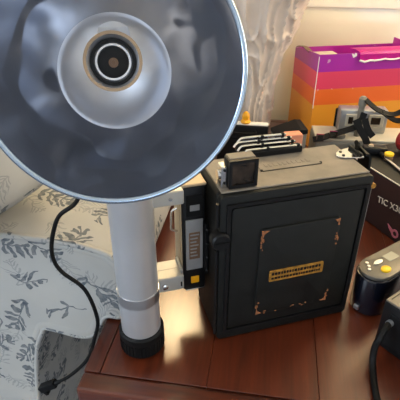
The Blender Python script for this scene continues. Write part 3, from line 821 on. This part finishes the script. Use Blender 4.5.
band('strap', [(-.006, -.004, .086), (.012, -.004, .091), (.045, .004, .100), (.085, .012, .114), (.097, .020, .140)], .0065)
band('strap', [(.095, .020, .168), (.120, .014, .150), (.150, .010, .142), (.175, .012, .152), (.215, .03, .166), (.26, .05, .170)], .0055)
band('strap', [(.130, .010, .147), (.160, .008, .130), (.185, .010, .136), (.21, .02, .152), (.25, .04, .160)], .0060)
band('strap', [(.078, .006, .130), (.088, .000, .112), (.100, -.008, .095), (.108, -.014, .080), (.124, -.022, .068)], .0070, up=(0, -1, .3))
band('strap', [(.096, .006, .132), (.104, -.001, .112), (.116, -.006, .098)], .0065, up=(0, -1, .3))
obj('strap_clip', box(.100, .145, -.030, -.016, .058, .074, .003, 2, mtx=Matrix.Translation((.1225, -.023, .066)) @ Matrix.Rotation(R(24), 4, 'Y') @ Matrix.Translation((-.1225, .023, -.066))), M_BLACK, lc, 30)
for bx0 in (.000, .026):
    obj('buckle', frame_xz(bx0, bx0 + .016, .0835 + bx0 * .3, .0995 + bx0 * .3, .0022, -.0075, -.0035), M_CHROME, lc)

# ---------------------------------------------------------------- dark box with lettering (right)
P0 = Vector((0.3328, 0.6699, 0)); vdir = math.atan2(532, -219)
# local x runs back along the visible face, local +y is away to the left; box lies on the -y side
DBH = .105
db = thing('lettered_box', 'dark maroon box with cream lettering at the right edge, behind the compact camera', 'box', P0, vdir)
obj('carton', box(-.12, .135, -.16, 0, 0, DBH - .003, .0012, 1), M_MAROON, db)
obj('lid_edge', box(-.121, .136, -.161, .0008, DBH - .0032, DBH, .0006, 1), M_BLACK, db)
obj('lid_line', box(-.121, .136, .0002, .0014, DBH - .0012, DBH + .0004), M_CREAMINK, db)
FM = Matrix.Translation((.0345, .0008, .0515)) @ Matrix.Rotation(PI, 4, 'Z') @ Matrix.Rotation(R(90), 4, 'X') @ Matrix.Rotation(R(7), 4, 'Z')
t1 = text_bm('TIC X300', .0165, .0003); bmesh.ops.transform(t1, matrix=FM, verts=t1.verts[:])
obj('lettering', t1, M_CREAMINK, db)
lg_ = lathe([(.0045, 0), (.0080, 0), (.0080, .0012), (.0045, .0012)], 24, 'y', Matrix.Translation((-.020, .0012, .0160)), closed=True)
obj('round_logo', lg_, M_PINK, db)
obj('logo_wing', prism([(-.014, .020), (.000, .0255), (-.004, .019), (-.012, .013)], .0000, .0010), M_PINK, db)

# small things on the dark box
def on_db(x, y, z=.1054): return db_m @ Vector((x, y, z))
db_m = Matrix.Translation(P0) @ Matrix.Rotation(vdir, 4, 'Z')
yk = thing('yellow_cap', 'small yellow capped film canister on the dark box', 'canister', on_db(.080, -.050), 0)
obj('canister', lathe([(0, 0), (.008, 0), (.008, .008), (.0070, .009), (0, .009)], 24), M_BROWN, yk, 30)
obj('cap', lathe([(0, .009), (.0085, .009), (.0085, .0125), (.007, .0135), (0, .0135)], 24), M_YELLOW, yk, 30)
rl = thing('red_reel', 'red ringed round reel standing on the dark box at the right edge', 'reel', on_db(.095, -.105), R(20))
obj('ring', lathe([(.014, -.008), (.022, -.008), (.024, -.004), (.024, .004), (.022, .008), (.014, .008)], 32, 'y', Matrix.Translation((0, 0, .024)), closed=True), M_RED, rl, 40)
obj('hub', lathe([(0, -.006), (.015, -.006), (.015, .006), (0, .006)], 24, 'y', Matrix.Translation((0, 0, .024))), M_GREYPLATE, rl, 30)
obj('label_disc', lathe([(0, -.0072), (.010, -.0072), (.010, -.0055), (0, -.0055)], 24, 'y', Matrix.Translation((0, 0, .024))), mat('plum', (110, 50, 100), .5), rl, 30)
rod = thing('metal_rod', 'slim pale metal rod lying across the dark box', 'rod', on_db(.035, -.035), vdir + R(168))
obj('shaft', lathe([(0, -.05), (.003, -.05), (.003, .05), (0, .05)], 12, 'x', Matrix.Translation((0, 0, .003))), M_CHROME, rod, 40)
obj('grip', lathe([(0, -.066), (.0042, -.066), (.0042, -.05), (0, -.05)], 12, 'x', Matrix.Translation((0, 0, .0042))), M_BLACK, rod, 40)
cs = thing('cable_switch', 'small black cable switch lying on the dark box beside the yellow cap', 'switch', on_db(.112, -.045), vdir + R(60))
obj('housing', box(-.022, .022, -.010, .010, 0, .014, .003, 2), M_BLACK, cs, 30)
obj('button', lathe([(0, .014), (.005, .014), (.004, .017), (0, .017)], 16, mtx=Matrix.Translation((.008, 0, 0))), M_TAN, cs, 30)

# ---------------------------------------------------------------- compact camera with yellow button
CC = Vector((0.2435, 0.4935, 0)); cyaw = R(34)
cp = thing('compact_camera', 'rounded navy black compact camera with a yellow shutter button beside the press camera', 'camera', CC, cyaw)
def stadium(x0, x1, hw, n=14):
    out = [(x0 + hw * .95 * math.cos(R(90 + 180 * i / n)), hw * math.sin(R(90 + 180 * i / n))) for i in range(n + 1)]
    return out + [(x1, -hw), (x1, hw)]
obj('body', prism(stadium(0, .115, .0245), 0.0, .0635, .004, 'xy'), M_NAVY, cp, 40)
tp = obj('top_plate', prism(stadium(0.001, .114, .0225), .0632, .0690, .0018, 'xy'), M_DARKPLATE, cp, 40)
sb_ = obj('shutter_button', lathe([(0, .0685), (.0075, .0685), (.0072, .0712), (.005, .0722), (0, .0724)], 28, mtx=Matrix.Translation((.010, -.010, 0)) @ Matrix.Diagonal((1.05, .85, 1, 1))), M_YELLOW, cp, 40)
obj('zoom_lever', lathe([(0, .0685), (.0062, .0685), (.0058, .0708), (0, .0712)], 24, mtx=Matrix.Translation((.014, .006, 0)) @ Matrix.Diagonal((1.5, .6, 1, 1))), M_ALU, cp, 40)
for q in ((-.004, .008), (.000, .014), (-.009, .003)):
    obj('mode_button', lathe([(0, .0685), (.0028, .0685), (.0024, .0702), (0, .0705)], 14, mtx=Matrix.Translation((q[0], q[1], 0))), M_ALU, cp, 40)
obj('display', box(.030, .052, -.002, .012, .0688, .0695, .0003, 1), mat('lcd_glass', (150, 152, 140), .2), cp)
obj('wrist_lug', box(-.0262, -.0215, -.004, .004, .006, .014, .001, 1), M_ALU, cp)

# ---------------------------------------------------------------- black box camera bottom right with strap
BC = Vector((0.2320, 0.4250, 0)); byaw = R(36)
bk = thing('box_camera', 'black camera with a pale top edge and cord in the bottom right corner', 'camera', BC, byaw)
obj('body', box(0, .10, -.115, 0, 0, .0735, .003, 2), M_BLACK, bk, 30)
obj('top_plate', box(.0008, .0992, -.1142, -.0008, .0732, .0765, .001, 1), M_DARKPLATE, bk)
obj('top_groove', box(.006, .094, -.006, -.0045, .0762, .0768), M_BLACK, bk)
obj('front_panel', box(-.0015, .0005, -.105, -.012, .010, .062, .0006, 1), M_RUBBER, bk)
obj('strap_lug', lathe([(0, 0), (.0045, 0), (.0045, .005), (.003, .007), (0, .007)], 16, 'x', Matrix.Translation((-.0072, -.016, .050))), M_GREYPLATE, bk, 40)
cpts = [Vector((-.006, -.016, .050)), Vector((-.017, -.0175, .0475)), Vector((-.0260, -.0190, .040)), Vector((-.0300, -.0182, .026)), Vector((-.0345, -.0220, .011)), Vector((-.0458, -.0317, .0045)), Vector((-.0632, -.0472, .0045)), Vector((-.0763, -.0607, .0045)), Vector((-.0901, -.0783, .0045))]
obj('cord', sweep(catmull(cpts, 8), .0042, 10), M_RUBBER, bk, 60)
